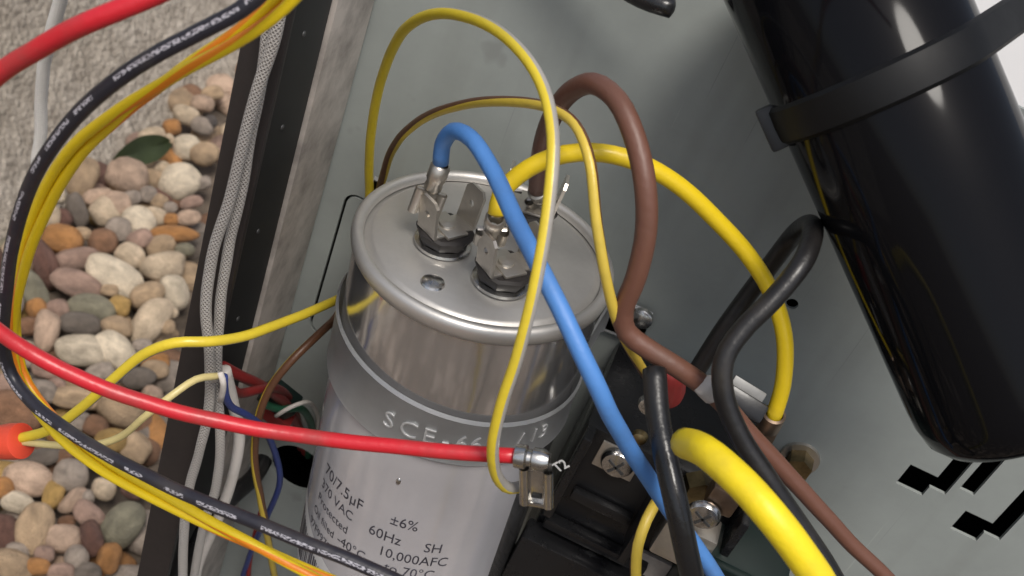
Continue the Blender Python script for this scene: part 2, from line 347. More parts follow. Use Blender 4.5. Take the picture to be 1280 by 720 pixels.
# px, py, half length, half width, angle (deg, clockwise on screen), colour
LIST = [(232,145,15,12,20,'c'),(215,159,10,9,0,'o'),(189,170,15,9,-15,'c'),(211,174,7,6,60,'c'),(234,185,16,15,0,'w'),(253,129,13,9,10,'p'),(266,116,12,8,-10,'t'),
 (252,157,13,10,20,'g'),(263,153,8,8,60,'k'),(256,192,14,16,80,'t'),(160,221,25,20,10,'p'),(202,210,11,8,10,'c'),(190,223,13,11,30,'t'),(224,227,25,21,-20,'w'),(251,229,8,12,80,'g'),
 (162,248,13,8,-10,'g'),(185,243,10,9,0,'g'),(199,252,10,9,30,'t'),(213,260,8,7,0,'g'),(239,253,13,7,-15,'m'),(214,274,8,7,0,'o'),(235,272,14,9,-5,'p'),(195,270,13,10,20,'c'),(172,277,20,17,10,'w'),
 (147,258,17,16,0,'p'),(103,223,25,15,-65,'t'),(123,247,17,11,0,'p'),(135,264,20,18,0,'c'),(96,262,19,11,70,'d'),(70,245,10,8,0,'w'),(61,270,12,13,0,'c'),(79,272,11,9,60,'r'),
 (78,299,22,16,10,'o'),(103,292,10,7,10,'t'),(149,287,14,14,0,'g'),(128,302,16,15,0,'b'),(175,299,15,11,-25,'m'),(217,292,27,9,3,'o'),(163,321,18,14,25,'c'),(200,308,18,12,-20,'t'),
 (204,333,26,17,-3,'c'),(54,327,31,14,65,'r'),(97,325,23,14,-8,'m'),(143,346,33,19,32,'w'),(96,355,29,14,22,'m'),(137,363,10,7,10,'t'),(184,368,20,13,-25,'t'),(218,366,21,15,80,'w'),
 (150,382,12,11,20,'y'),(43,366,28,13,65,'v'),(46,385,12,11,60,'o'),(113,386,27,16,8,'v'),(101,406,25,13,5,'d'),(72,388,14,12,70,'m'),(58,414,25,13,-80,'p'),(146,409,18,13,15,'t'),(188,404,29,19,-55,'c'),
 (103,438,28,17,5,'w'),(143,437,25,16,45,'w'),(210,408,9,8,90,'t'),(213,391,9,7,0,'c'),(36,408,12,10,0,'b'),(191,449,19,9,5,'o'),(231,312,8,11,90,'v'),(30,436,12,9,0,'w'),
 (173,473,19,12,-10,'d'),(194,463,17,11,0,'t'),(97,498,32,12,5,'t'),(154,510,27,20,15,'t'),(190,495,13,12,60,'p'),(50,490,17,14,10,'g'),(19,514,30,22,10,'b'),(70,482,10,8,0,'m'),
 (97,527,15,11,10,'g'),(120,533,14,12,20,'b'),(140,551,19,13,0,'y'),(169,560,18,16,40,'t'),(51,572,23,10,-12,'d'),(78,571,12,9,0,'b'),(35,599,28,18,12,'p'),(89,596,20,18,0,'g'),
 (21,628,18,11,15,'w'),(66,619,16,11,-70,'y'),(130,611,14,13,40,'c'),(91,627,17,10,-45,'p'),(111,644,19,12,45,'m'),(43,662,28,18,-75,'t'),(78,673,20,15,8,'p'),(153,656,28,20,-50,'v'),
 (136,698,17,12,-75,'o'),(5,668,20,17,70,'r'),(21,690,13,10,20,'g'),(56,693,11,10,0,'m'),(95,697,13,13,0,'g'),(47,709,15,9,5,'o'),(10,712,28,20,15,'t'),(84,652,10,7,0,'b'),(109,622,8,9,0,'g'),
 (113,672,19,13,75,'r'),(76,716,14,10,0,'m'),(107,718,16,12,0,'d'),(20,595,14,12,0,'p'),(27,450,14,10,0,'g'),(166,447,12,9,0,'d'),(125,466,16,11,-20,'g'),(60,460,18,12,10,'m'),(178,434,12,10,0,'g'),
 (120,575,14,10,20,'b'),(152,590,15,11,-20,'r'),(165,612,14,10,30,'r'),(5,480,16,12,0,'m'),(3,610,12,12,0,'o'),(40,275,14,12,0,'m'),(22,330,16,12,40,'t'),(12,380,14,12,0,'g')]
ZG = .0
vz = Vector((0, 0, 1))
def add_pebble(pos, sa, sb, sc, ax_a, ax_b, col, i):
    o = bpy.data.objects.new('pebble', PEB[i % len(PEB)]); COL.objects.link(o)
    ac = ax_a.cross(ax_b)
    o.matrix_world = Matrix.Translation(pos) @ Matrix((ax_a, ax_b, ac)).transposed().to_4x4() @ Matrix.Diagonal((sa, sb, sc, 1))
    k = random.uniform(.74, .98); o.color = tuple(min(1, c*k*q) for c, q in zip(col, (1, .94, .84)))+(1,)
    o.parent = ground; return o
for i, (px, py, a, bb, an, c) in enumerate(LIST):
    pos = PZ(px, py, .022+.006*random.random()); t = (pos-CAM).length/FPX
    vd = (pos-CAM).normalized(); th = R(an)
    xa = (RT*math.cos(th) - UP*math.sin(th)); xa = (xa-vd*xa.dot(vd)).normalized(); xb = vd.cross(xa)
    sa, sb = a*t*1.06, bb*t*1.08; sc = min(sb*.95, .022)
    pos = pos + vd*max(0, sb-.014)*.6
    add_pebble(pos, sa, sb, sc, xa, xb, PC[c], i)
# filler pebbles lying deeper in the bed, and outside the photographed patch
cols = list('cgtmbdrgtyovp')
cnt = 0
for k in range(2000):
    if cnt >= 185: break
    x = random.uniform(-.42, -.10); y = random.uniform(-.05, .98)
    if x > -.02-.33*(y+.27): continue
    s = random.uniform(.010, .017); a = random.uniform(0, 6.28)
    ax_a = Vector((math.cos(a), math.sin(a), random.uniform(-.3, .3))).normalized(); ax_b = vz.cross(ax_a).normalized()
    add_pebble(Vector((x, y, random.uniform(.002, .009))), s*random.uniform(1, 1.5), s, s*random.uniform(.6, .85), ax_a, ax_b, PC[random.choice(cols)], k); cnt += 1
# the rest of the gravel bed, wider around the cabinet
bm = bmesh.new(); rest_pts = []
for k in range(900):
    x = random.uniform(-.41, .9); y = random.uniform(-.6, 1.1)
    if -.41 < x < -.10 and -.18 < y < .95: continue
    if -.10 < x < .24 and -.1 < y < .07: continue
    s = random.uniform(.010, .02); g = bmesh.ops.create_icosphere(bm, subdivisions=2, radius=1)
    bmesh.ops.transform(bm, matrix=Matrix.Translation((x, y, .008)) @ Matrix.Rotation(random.random()*6.28, 4, 'Z') @ Matrix.Diagonal((s*random.uniform(1, 1.5), s, s*.7, 1)), verts=g['verts'])
rm = mat('gravel_mixed', (.36, .29, .23), .65, noise_amt=.6, nscale=22, bump=.0006, bscale=200)
rest = bmobj('gravel', bm, rm, ground); rest['kind'] = 'stuff'

# leaf
bm = bmesh.new(); A = PZ(143, 200, .042); B = PZ(214, 177, .045); ax_ = (B-A); Lf = ax_.length; ax_.normalize(); sd = ax_.cross((CAM-A).normalized()).normalized(); nrm = sd.cross(ax_)
rows = []
for i in range(13):
    t = i/12; wd = .0115*(math.sin(math.pi*min(1, t*.96+.02))**.7)
    c = ax_*Lf*t + nrm*.006*math.sin(math.pi*t)
    rows.append([bm.verts.new(c+sd*wd*q+nrm*(-.0035*(1-abs(q))+.001*math.sin(9*t))) for q in (-1, -.5, 0, .5, 1)])
for j in range(12):
    for q in range(4): bm.faces.new((rows[j][q], rows[j][q+1], rows[j+1][q+1], rows[j+1][q]))
bmesh.ops.solidify(bm, geom=bm.faces[:], thickness=.0006)
leaf = bmobj('leaf', bm, M_leaf); leaf.location = A; tag(leaf, 'dark green fallen leaf lying on the pebbles by the rough wall', 'leaf')

# rough rendered house wall, its backward slope added so the face catches more light
sm = bpy.data.materials.new('rough_render'); sm.use_nodes = True
n = sm.node_tree.nodes; l = sm.node_tree.links; b = n['Principled BSDF']; b.inputs['Roughness'].default_value = .95; b.inputs['Specular IOR Level'].default_value = .2
tc = n.new('ShaderNodeTexCoord')
t1 = n.new('ShaderNodeTexNoise'); t1.inputs['Scale'].default_value = 75; t1.inputs['Detail'].default_value = 8; t1.inputs['Roughness'].default_value = .7; l.new(tc.outputs['Object'], t1.inputs['Vector'])
t2 = n.new('ShaderNodeTexNoise'); t2.inputs['Scale'].default_value = 7; t2.inputs['Detail'].default_value = 4; l.new(tc.outputs['Object'], t2.inputs['Vector'])
t3 = n.new('ShaderNodeTexVoronoi'); t3.inputs['Scale'].default_value = 190; l.new(tc.outputs['Object'], t3.inputs['Vector'])
cr = n.new('ShaderNodeValToRGB'); cr.color_ramp.elements[0].color = (.26, .225, .185, 1); cr.color_ramp.elements[0].position = .32; cr.color_ramp.elements[1].color = (.54, .48, .41, 1); cr.color_ramp.elements[1].position = .66
l.new(t1.outputs['Fac'], cr.inputs[0])
mx = n.new('ShaderNodeMix'); mx.data_type = 'RGBA'; mx.blend_type = 'MULTIPLY'; mx.inputs['Factor'].default_value = .55; l.new(cr.outputs[0], mx.inputs['A'])
cr2 = n.new('ShaderNodeValToRGB'); cr2.color_ramp.elements[0].color = (.72, .68, .62, 1); cr2.color_ramp.elements[0].position = .3; cr2.color_ramp.elements[1].position = .65; l.new(t2.outputs['Fac'], cr2.inputs[0]); l.new(cr2.outputs[0], mx.inputs['B'])
l.new(mx.outputs['Result'], b.inputs['Base Color'])
ma = n.new('ShaderNodeMath'); ma.operation = 'MULTIPLY_ADD'; ma.inputs[1].default_value = -.5; l.new(t3.outputs['Distance'], ma.inputs[0]); l.new(t1.outputs['Fac'], ma.inputs[2])
bp = n.new('ShaderNodeBump'); bp.inputs['Distance'].default_value = .007; bp.inputs['Strength'].default_value = 1; l.new(ma.outputs[0], bp.inputs['Height']); l.new(bp.outputs[0], b.inputs['Normal'])
bm = bmesh.new(); ny, nz = 170, 80; g = []
for j in range(nz+1):
    row = []
    for i in range(ny+1):
        y = -1.0+2.6*i/ny; z = -.05+.5*j/nz; pv = Vector((0, y, z))
        dx = .006*noise.noise(pv*9)+.004*noise.noise(pv*30)+.002*noise.noise(pv*75)
        foot = .018*math.exp(-max(0, z)/.03)*(.7+.6*noise.noise(pv*8))
        row.append(bm.verts.new((-.418-max(0, z)*.6+dx+foot, y, z)))
    g.append(row)
for j in range(nz):
    for i in range(ny): bm.faces.new((g[j][i], g[j][i+1], g[j+1][i+1], g[j+1][i]))
wall = bmobj('rendered_wall', bm, sm); tag(wall, 'rough beige rendered wall rising beyond the pebble bed, its slope added to catch light', 'wall', kind='structure')

# white boarded wall beyond the cabinet
M_siding = mat('white_paint', (.88, .88, .88), .6, noise_amt=.05, nscale=8)
siding = empty('boarded_wall', (.2, 1.3, 0)); tag(siding, 'sunlit white board wall far behind the open cabinet', 'wall')
bm = bmesh.new(); box(bm, (.45, .04, .5), (2.2, .03, 1.1)); bmobj('backing', bm, M_siding, siding, False)
bm = bmesh.new(); box(bm, (0, 0, .5), (.094, .03, 1.1), .003); me = None
for i in range(22):
    if me is None:
        o = bmobj('board', bm, M_siding, siding, False); me = o.data
    else: o = bpy.data.objects.new('board', me); COL.objects.link(o); o.parent = siding
    o.location = (-.6+i*.1, .008, 0)

# ------------------------------------------------------------------ cabinet
XL, XR, ZT = -.083, .26, .528
cab = empty('condenser_cabinet', (0, 0, 0)); tag(cab, 'open grey green sheet metal cabinet with dark brown side edge', 'cabinet')
def cutter(bm):
    me = bpy.data.meshes.new('cut'); bmesh.ops.recalc_face_normals(bm, faces=bm.faces[:]); bm.to_mesh(me); bm.free(); o = bpy.data.objects.new('cut', me); COL.objects.link(o); return o
bm = bmesh.new(); box(bm, ((XL+XR)/2, .0006, (ZT+.05)/2), (XR-XL, .0012, ZT-.05)); panel = bmobj('back_panel', bm, M_panel, cab, False)
cy = Matrix.Rotation(math.pi/2, 4, 'X'); CUTS = []
def hole(px, py, r, n=24):
    c = P(px, py, 0); bm = bmesh.new(); bmesh.ops.create_cone(bm, cap_ends=True, segments=n, radius1=r, radius2=r, depth=.02, matrix=Matrix.Translation((c.x, 0, c.z)) @ cy); CUTS.append(cutter(bm))
hole(990, 380, .0017); hole(372, 585, .0105, 32)
def lslot(x0, z0, zt):
    pr = [(x0, z0), (x0+.0085, z0), (x0+.0085, z0+.004), (x0+.0135, z0+.004), (x0+.0135, zt), (x0+.0085, zt), (x0+.0085, z0+.0085), (x0, z0+.0085)]
    bm = bmesh.new(); f = bm.faces.new([bm.verts.new((x, -.01, z)) for x, z in pr]); g = bmesh.ops.extrude_face_region(bm, geom=[f])
    bmesh.ops.translate(bm, vec=(0, .02, 0), verts=[v for v in g['geom'] if isinstance(v, bmesh.types.BMVert)]); CUTS.append(cutter(bm))
lslot(.1078, .4118, .446); lslot(.1290, .4052, .445)
bm = bmesh.new(); box(bm, (.1255, 0, .428), (.0045, .02, .016)); CUTS.append(cutter(bm))
# outline slot of a knock-out at left
def slot_outline():
    bm = bmesh.new()
    x0, x1, z0, z1, r, wd = -.0756, -.048, .365, .4225, .004, .0009
    def rr(x0, x1, z0, z1, r):
        o = []
        for cx, cz, a in ((x1-r, z1-r, 0), (x0+r, z1-r, 90), (x0+r, z0+r, 180), (x1-r, z0+r, 270)):
            for q in range(6): an = R(a+18*q); o.append((cx+r*math.cos(an), cz+r*math.sin(an)))
        return o
    outer = rr(x0, x1, z0, z1, r); inner = rr(x0+wd, x1-wd, z0+wd, z1-wd, r-wd)
    N = len(outer); vo = [[bm.verts.new((x, y, z)) for x, z in ring_] for ring_ in (outer, inner) for y in (-.01, .01)]
    for i in range(N):
        k = (i+1) % N
        if i == 17: continue                    # small bridge keeps the knock-out in place
        of, ob, nf, nb = vo
        bm.faces.new((of[i], of[k], ob[k], ob[i])); bm.faces.new((nf[i], nf[k], nb[k], nb[i]))
        bm.faces.new((of[i], of[k], nf[k], nf[i])); bm.faces.new((ob[i], ob[k], nb[k], nb[i]))
    for i in (17, 18):
        bm.faces.new((vo[0][i], vo[1][i], vo[3][i], vo[2][i]))
    CUTS.append(cutter(bm))
slot_outline()
for ct in CUTS:
    md = panel.modifiers.new('b', 'BOOLEAN'); md.object = ct; md.operation = 'DIFFERENCE'; md.solver = 'EXACT'
    dg = bpy.context.evaluated_depsgraph_get(); dg.update(); nm = bpy.data.meshes.new_from_object(panel.evaluated_get(dg)); panel.modifiers.clear()
    if len(nm.polygons) > 4: panel.data = nm
    bpy.data.objects.remove(ct)
# dark box behind the panel (fan compartment)
bm = bmesh.new(); box(bm, ((XL+XR)/2, .04, .26), (XR-XL-.004, .072, .42))
bm.faces.ensure_lookup_table()
for f in [f for f in bm.faces if f.normal.y < -.9]: bm.faces.remove(f)
bmobj('rear_compartment', bm, M_dark, cab, False)
# left side wall: brown outer sheet with a front lip, black gasket, galvanised return of the panel
bm = bmesh.new(); box(bm, (XL-.0026, -.033, ZT/2), (.0012, .066, ZT)); bmobj('side_sheet', bm, M_brown, cab, False)
bm = bmesh.new(); box(bm, (XL+.0013, -.0695, ZT/2), (.0098, .0022, ZT), .0008); bmobj('front_lip', bm, M_brown, cab)
bm = bmesh.new(); box(bm, (XL-.0009, -.049, ZT/2), (.0018, .036, ZT-.002), .0004); gk = bmobj('gasket', bm, M_blackstrip, cab)
bm = bmesh.new(); box(bm, (XL-.0005, -.0158, ZT/2+.01), (.0032, .0285, ZT-.04), .0008); bmobj('panel_return', bm, M_galv, cab)
for px, py, d in ((357, 32, .045), (350, 158, .045), (320, 288, .045), (300, 400, .045)):
    c = P(px, py, d); bm = bmesh.new(); bmesh.ops.create_uvsphere(bm, u_segments=12, v_segments=8, radius=.0008)
    o = bmobj('rivet', bm, M_dkrivet, cab); o.location = (XL, -d, c.z); o.scale = (.6, 1, 1)
# right side wall, base pan
bm = bmesh.new(); box(bm, (XR+.0012, -.033, ZT/2), (.0012, .066, ZT)); bmobj('side_sheet', bm, M_brown, cab, False)
bm = bmesh.new(); box(bm, (.0885, -.033, .03), (XR-XL-.004, .066, .02), .002); bmobj('base_pan', bm, M_brown, cab)

# ------------------------------------------------------------------ run capacitor
AX = Vector((-.0902, 0, .9959)).normalized(); EX = Vector((0, 1, 0)).cross(AX).normalized(); EY = AX.cross(EX)
CR = Matrix((EX, EY, AX)).transposed(); H = .122; CTOP = Vector((-.0258, -.0449, .4589))
cap = empty('run_capacitor', CTOP-AX*H, CR); tag(cap, 'silver round run capacitor with printed ratings and twin spade terminals on its lid', 'capacitor')
RB = .0317
bm = bmesh.new()
rw = lathe(bm, [(.0, .0), (RB-.004, 0), (RB-.001, .001), (RB, .003), (RB, H-.0050), (RB-.0012, H-.0046)], 96)
bmobj('can', bm, M_alu, cap, sharp=50)
bm = bmesh.new(); lathe(bm, [(RB-.0004, H-.0049), (RB+.0003, H-.0048), (RB+.0009, H-.0038), (RB+.0012, H-.0024), (RB+.0010, H-.0009), (RB+.0002, H), (RB-.0010, H-.0001), (RB-.0017, H-.0009), (RB-.0019, H-.0021)], 96)
bmobj('rolled_rim', bm, M_lid, cap, sharp=60)
bm = bmesh.new(); rw = lathe(bm, [(RB-.0014, H-.0026), (RB-.0028, H-.0021), (RB-.0034, H-.0014), (RB-.0042, H-.0010), (.016, H-.0007), (.0001, H-.0006)], 96)
lid = bmobj('lid', bm, M_lid, cap, sharp=50)
bm = bmesh.new(); lathe(bm, [(.0030, 0), (.0027, .0005), (.0018, .0009), (.0001, .0011)], 24); dm = bmobj('dimple', bm, M_bright, lid); dm.location = (-.0059, -.0212, H-.0009)

def blade(parent, x, y, ang, tilt=0, h=.0100, kind=0):
    bm = bmesh.new(); wv = .0068
    prof = [(-wv/2, 0), (wv/2, 0), (wv/2, h-.0013), (wv/2-.0012, h), (-wv/2+.0012, h), (-wv/2, h-.0013)]
    hx = [(.0009*math.cos(R(60*k)), h*.55+.0009*math.sin(R(60*k))) for k in range(6)]
    th = .0004
    vs0 = []
    for yy in (-th, th): vs0.append(([bm.verts.new((a, yy, c)) for a, c in prof], [bm.verts.new((a, yy, c)) for a, c in hx]))
    order = [(0, 4), (0, 3), (1, 3), (1, 2), (1, 1)]
    for k, (o_, h_) in enumerate(vs0):
        es = []
        for ring_ in (o_, h_):
            for q in range(len(ring_)): es.append(bm.edges.new((ring_[q], ring_[(q+1) % len(ring_)])))
        bmesh.ops.triangle_fill(bm, edges=es, use_beauty=True)
    for r_i in (0, 1):
        a, c = vs0[0][r_i], vs0[1][r_i]
        for q in range(len(a)): bm.faces.new((a[q], a[(q+1) % len(a)], c[(q+1) % len(a)], c[q]))
    o = bmobj('blade', bm, M_tin, parent, False); o.location = (x, y, .0052); o.rotation_euler = (tilt, 0, ang); return o
def terminal(x, y, ang, four=False):
    bm = bmesh.new(); lathe(bm, [(.0001, .0), (.0068, 0), (.0072, .0005), (.0070, .0011), (.0058, .0015)], 32)
    t = bmobj('terminal', bm, M_bright, cap, sharp=50); t.location = (x, y, H-.0006); t.rotation_euler = (0, 0, ang)
    bm = bmesh.new(); lathe(bm, [(.0056, .0012), (.0062, .0018), (.0072, .0036), (.0073, .0045), (.0064, .0050), (.0001, .0051)], 8); bmobj('insulator', bm, M_rubber, t, sharp=30)
    bm = bmesh.new(); box(bm, (0, 0, .0051), (.0118, .0066, .0008), .0002); box(bm, (0, 0, .0055), (.006, .0096, .0008), .0002)
    bmobj('base_plate', bm, M_tin, t)
    for s in (-1, 1): blade(t, s*.0058, 0, math.pi/2, s*R(7))
    if four:
        for s in (-1, 1): blade(t, 0, s*.0047, 0, -s*R(6), .0075)
    bm = bmesh.new(); lathe(bm, [(.0021, .0058), (.0019, .0064), (.0001, .0067)], 16); bmobj('rivet', bm, M_tin, t)
    return t
T1 = terminal(-.0093, -.006, R(56)); T2 = terminal(.0078, -.0118, R(50)); T3 = terminal(.0055, .0165, R(10))
TW = lambda x, y, h: CTOP + EX*x + EY*y + AX*h

def wrap_text(s, size, th0, h0, rad, m, name, parent, ext=0, bev=0, mirror=False, narrow=1.0):
    me = text_mesh(s, size, ext, bev)
    bm = bmesh.new(); bm.from_mesh(me); bpy.data.meshes.remove(me)
    if ext == 0 and bev == 0: pass
    xs = [v.co.x for v in bm.verts]; x0, x1 = min(xs), max(xs)
    for v in bm.verts:
        x = (x1-v.co.x+x0 if mirror else v.co.x)*narrow
        th = R(th0)+x/rad; rr = rad+v.co.z
        v.co = (rr*math.sin(th), -rr*math.cos(th), H+h0+v.co.y)
    return bmobj(name, bm, m, parent, False)
can = [c for c in cap.children if c.name.startswith('can')][0]
TR = RB+.00016
def line(s, size, th, h, narrow=.82): wrap_text(s, size*.92, th+2.5, h, TR, M_ink, 'printed_text', can, narrow=narrow)
line('70/7.5µF', .0062, -46, -.0725); line('±6%', .0058, -2, -.0715)
line('370 VAC', .0052, -47, -.0785); line('60Hz', .0058, -11, -.0785); line('SH', .0056, 17, -.0790)
line('Protected', .0048, -48, -.0845); line('10,000AFC', .0056, -4, -.0845)
line('Oil filled', .0044, -50, -.0905); line('-40°C', .0054, -27, -.0900); line('to 70°C', .0056, 1, -.0900)
line('97F9970-0', .0046, -52, -.0965); line('1077', .0042, -49, -.1020); line('2-0', .0044, -24, -.0962)
wrap_text('R', .0072, 13, -.0980, TR, M_ink, 'printed_mark', can, mirror=True, narrow=1.1); line('U', .0072, 22, -.0980, 1.1)
# barcode sticker low on the can
def patch(th0, th1, ha, hb, rad, name, m, parent, slant=0, n=20):
    bm = bmesh.new(); rows = []
    for k in range(n+1):
        th = R(th0+(th1-th0)*k/n); rows.append([bm.verts.new((rad*math.sin(th), -rad*math.cos(th), H+hh)) for hh in (ha+(slant*k/n if hh_ else 0) for hh_ in (0, 1)) ] if False else [bm.verts.new((rad*math.sin(th), -rad*math.cos(th), H+ha+slant*k/n)), bm.verts.new((rad*math.sin(th), -rad*math.cos(th), H+hb))])
    for k in range(n): bm.faces.new((rows[k][0], rows[k][1], rows[k+1][1], rows[k+1][0]))
    return bmobj(name, bm, m, parent)
patch(-100, 62, -.0425, -.1195, RB+.00007, 'label_film', M_film, can, n=60)
st = patch(-95, -8, -.086, -.1185, RB+.00020, 'barcode_sticker', M_sticker, can, slant=-.0215)
rb = random.Random(3); th = -66
bm = bmesh.new()
while th < -14:
    wdt = rb.choice((.5, .8, 1.3)); h_t = -.0855-.0215*(th+95)/87-.0055; rad = RB+.00028
    vv = []
    for a in (th, th+wdt):
        for hh in (h_t, -.1165): vv.append(bm.verts.new((rad*math.sin(R(a)), -rad*math.cos(R(a)), H+hh)))
    bm.faces.new((vv[0], vv[1], vv[3], vv[2])); th += wdt+rb.choice((.5, .8, 1.2))
bmobj('barcode', bm, M_ink, can, False)
# drip of clear glue under the strap
bm = bmesh.new(); bmesh.ops.create_uvsphere(bm, u_segments=12, v_segments=8, radius=.001); dp = bmobj('glue_drip', bm, M_bright, can); dp.location = (0, -RB, H-.0555); dp.scale = (.7, .6, 1.2)

# ------------------------------------------------------------------ strap with embossed code
strap = empty('capacitor_strap', CTOP-AX*.043, CR); tag(strap, 'grey steel strap with embossed code clamping the capacitor to the panel', 'strap')
SR = RB+.0006; Hs = -.043
def st_top(x): return -.0268-.11*x
def st_bot(x): return -.0440-.02*x
bm = bmesh.new(); rows = []
N = 72; 
path_xy = []
# front arc
for k in range(N+1):
    th = R(-118+236*k/N); path_xy.append((SR*math.sin(th), -SR*math.cos(th), math.sin(th), -math.cos(th)))
yb = .0449-.0016
def ear(sgn):
    x, y = SR*math.sin(R(118))*sgn, -SR*math.cos(R(118)); return [(sgn*(abs(x)+.0015), y+.006, sgn*.9, .3), (sgn*(abs(x)+.003), yb-.002, sgn*1, 0), (sgn*(abs(x)+.0045), yb, sgn*.3, -1), (sgn*(abs(x)+.016), yb, 0, -1)]
full = ear(-1)[::-1]+path_xy+ear(1)
for (x, y, nx, ny) in full:
    tp, bt = st_top(x)-Hs, st_bot(x)-Hs; L_ = []
    for (hh, off) in ((bt, .0004), (bt+.0009, .0012), (bt+.0016, .0009), (tp-.0016, .0009), (tp-.0009, .0014), (tp, .0006)):
        L_.append(bm.verts.new((x+nx*off*.8, y+ny*off*.8, hh)))
    rows.append(L_)
for k in range(len(rows)-1):
    for q in range(5): bm.faces.new((rows[k][q], rows[k][q+1], rows[k+1][q+1], rows[k+1][q]))
bmesh.ops.solidify(bm, geom=bm.faces[:], thickness=-.0005)
band = bmobj('band', bm, M_strap, strap)
def emboss(s, th0, h0, size):
    me = text_mesh(s, size, .00013, .00006, bold=-.016); bm = bmesh.new(); bm.from_mesh(me); bpy.data.meshes.remove(me)
    rad = SR+.0009
    for v in bm.verts:
        a = R(th0)+v.co.x/rad; rr = rad+v.co.z; v.co = (rr*math.sin(a), -rr*math.cos(a), h0-Hs+v.co.y)
    bmobj('embossed_code', bm, M_strap, strap)
M_line = M_strap
emboss('S', -13, -.0382, .0072); emboss('C', -5.2, -.0382, .0072); emboss('E', 5, -.0382, .0072); emboss('-', 13.5, -.0382, .0072); emboss('66', 19, -.0382, .0072); emboss('/ 13', 47, -.0382, .0066)
for s in (-1, 1):
    bm = bmesh.new(); lathe(bm, [(.0035, 0), (.0033, .0012), (.0024, .0019), (.0001, .0021)], 20, Matrix.Rotation(math.pi/2, 4, 'X')); o = bmobj('screw', bm, M_bright, strap); o.location = (s*.042, .0425, .0085)

# ------------------------------------------------------------------ contactor
def PXZ(px, py, d): q = P(px, py, d); return q.x, q.z
con = empty('contactor', (.045, -.002, .335)); tag(con, 'black plastic contactor block with silver screws low beside the capacitor', 'contactor')
def cpart(name, boxes, m, bev=.001, parent=None):
    bm = bmesh.new()
    for (x0, x1, d0, d1, z0, z1) in boxes: box(bm, ((x0+x1)/2-.045, -(d0+d1)/2+.002, (z0+z1)/2-.335), (x1-x0, d1-d0, z1-z0), bev)
    return bmobj(name, bm, m, parent or con)
cpart('body', [(.0165, .066, .002, .043, .335, .4185)], M_blackplastic, .0016)
cpart('lower_block', [(.0145, .052, .0435, .052, .336, .3780)], M_blackplastic, .0012)
cpart('rib', [(.0185, .050, .0435, .0475, .3800, .3835)], M_blackplastic, .0008)
cpart('rib', [(.0215, .0395, .0435, .0462, .3935, .3970)], M_blackplastic, .0008)
cpart('barrier', [(.0400, .0425, .0435, .056, .3900, .4205)], M_blackplastic, .0007)
cpart('barrier', [(.0170, .0195, .0435, .050, .3870, .4195)], M_blackplastic, .0007)
cpart('barrier', [(.0620, .0645, .0435, .054, .3900, .4205)], M_blackplastic, .0007)
cpart('terminal_plate', [(.0225, .0340, .0432, .0440, .4070, .4165)], M_tin, .0003)
cpart('terminal_plate', [(.0450, .0575, .0432, .0444, .4050, .4165)], M_copper, .0003)
cpart('mounting_plate', [(.0440, .0560, .0435, .0450, .3660, .3860)], M_galv, .0003)
def screw(px, py, d, r, m=M_bright, cross=True, hgt=.002, parent=con):
    c = P(px, py, d); Mx = Matrix.Rotation(math.pi/2, 4, 'X'); bm = bmesh.new()
    lathe(bm, [(r*1.02, 0), (r, hgt*.35), (r*.85, hgt*.8), (r*.5, hgt*1.05), (.00005, hgt*1.1)], 28, Mx)
    o = bmobj('screw', bm, m, None); o.parent = parent; o.location = Vector((c.x, -d, c.z))-parent.location
    if cross:
        bm = bmesh.new(); a = r*.62
        for q in (.5, .5+math.pi/2):
            box(bm, (0, 0, 0), (a*2, .0006, r*.15), 0, Matrix.Rotation(q, 4, 'Y'))
        s = bmobj('drive_recess', bm, M_dkrivet, None, False); s.parent = o; s.location = (0, -hgt*1.02, 0)
    return o
screw(772, 578, .0445, .0046); screw(880, 642, .0560, .0044)
cpart('clamp_plate', [(.0455, .0600, .0470, .0560, .3985, .4120)], M_tin, .0012); screw(812, 505, .0445, .0030, cross=False); screw(800, 545, .0440, .0022, M_brass, cross=False); screw(746, 677, .0435, .0023, cross=False); screw(716, 694, .0438, .0006, cross=False, hgt=.0008)
def cmark(px, py, d, s, size, rot):
    me = text_mesh(s, size, .00005, bold=.02); o = link('printed_mark', me, M_white, None, False); c = P(px, py, d); o.parent = con
    o.matrix_local = Matrix.Translation(Vector((c.x, -d-.0002, c.z))-con.location) @ Matrix.Rotation(rot, 4, 'Y') @ Matrix.Rotation(math.pi/2, 4, 'X')
cmark(697, 590, .050, 'T2', .0042, R(-62)); cmark(764, 648, .0437, 'T2', .0044, R(-62))
# lugs and green coil cover
bm = bmesh.new(); c0 = Vector((.0525, -.050, .4070)); box(bm, (0, 0, 0), (.008, .007, .008), .0012)
lug = bmobj('lug', bm, M_copper, None); lug.parent = con; lug.location = P(905, 618, .052)-con.location
lug2 = bpy.data.objects.new('lug', lug.data); COL.objects.link(lug2); lug2.parent = con; lug2.location = P(940, 580, .036)-con.location; lug2.rotation_euler = (.2, .5, .1)
bm = bmesh.new(); g = bmesh.ops.create_cone(bm, cap_ends=True, segments=6, radius1=.0042, radius2=.0042, depth=.006); o = bmobj('lug_nut', bm, M_brass, None, False); o.parent = con; o.location = P(872, 612, .047)-con.location; o.rotation_euler = (R(80), 0, .3)
coil = empty('coil_box', P(915, 738, .058)+Vector((0, 0, -.03))); tag(coil, 'dark green plastic coil box with a pale rim below the thick yellow cable', 'coil box')
bm = bmesh.new(); box(bm, (0, .018, .013), (.026, .034, .046), .002); bmobj('housing', bm, M_green, coil)
bm = bmesh.new(); box(bm, (0, -.0002, .0362), (.028, .0030, .0022), .0008); bmobj('rim', bm, M_green, coil)

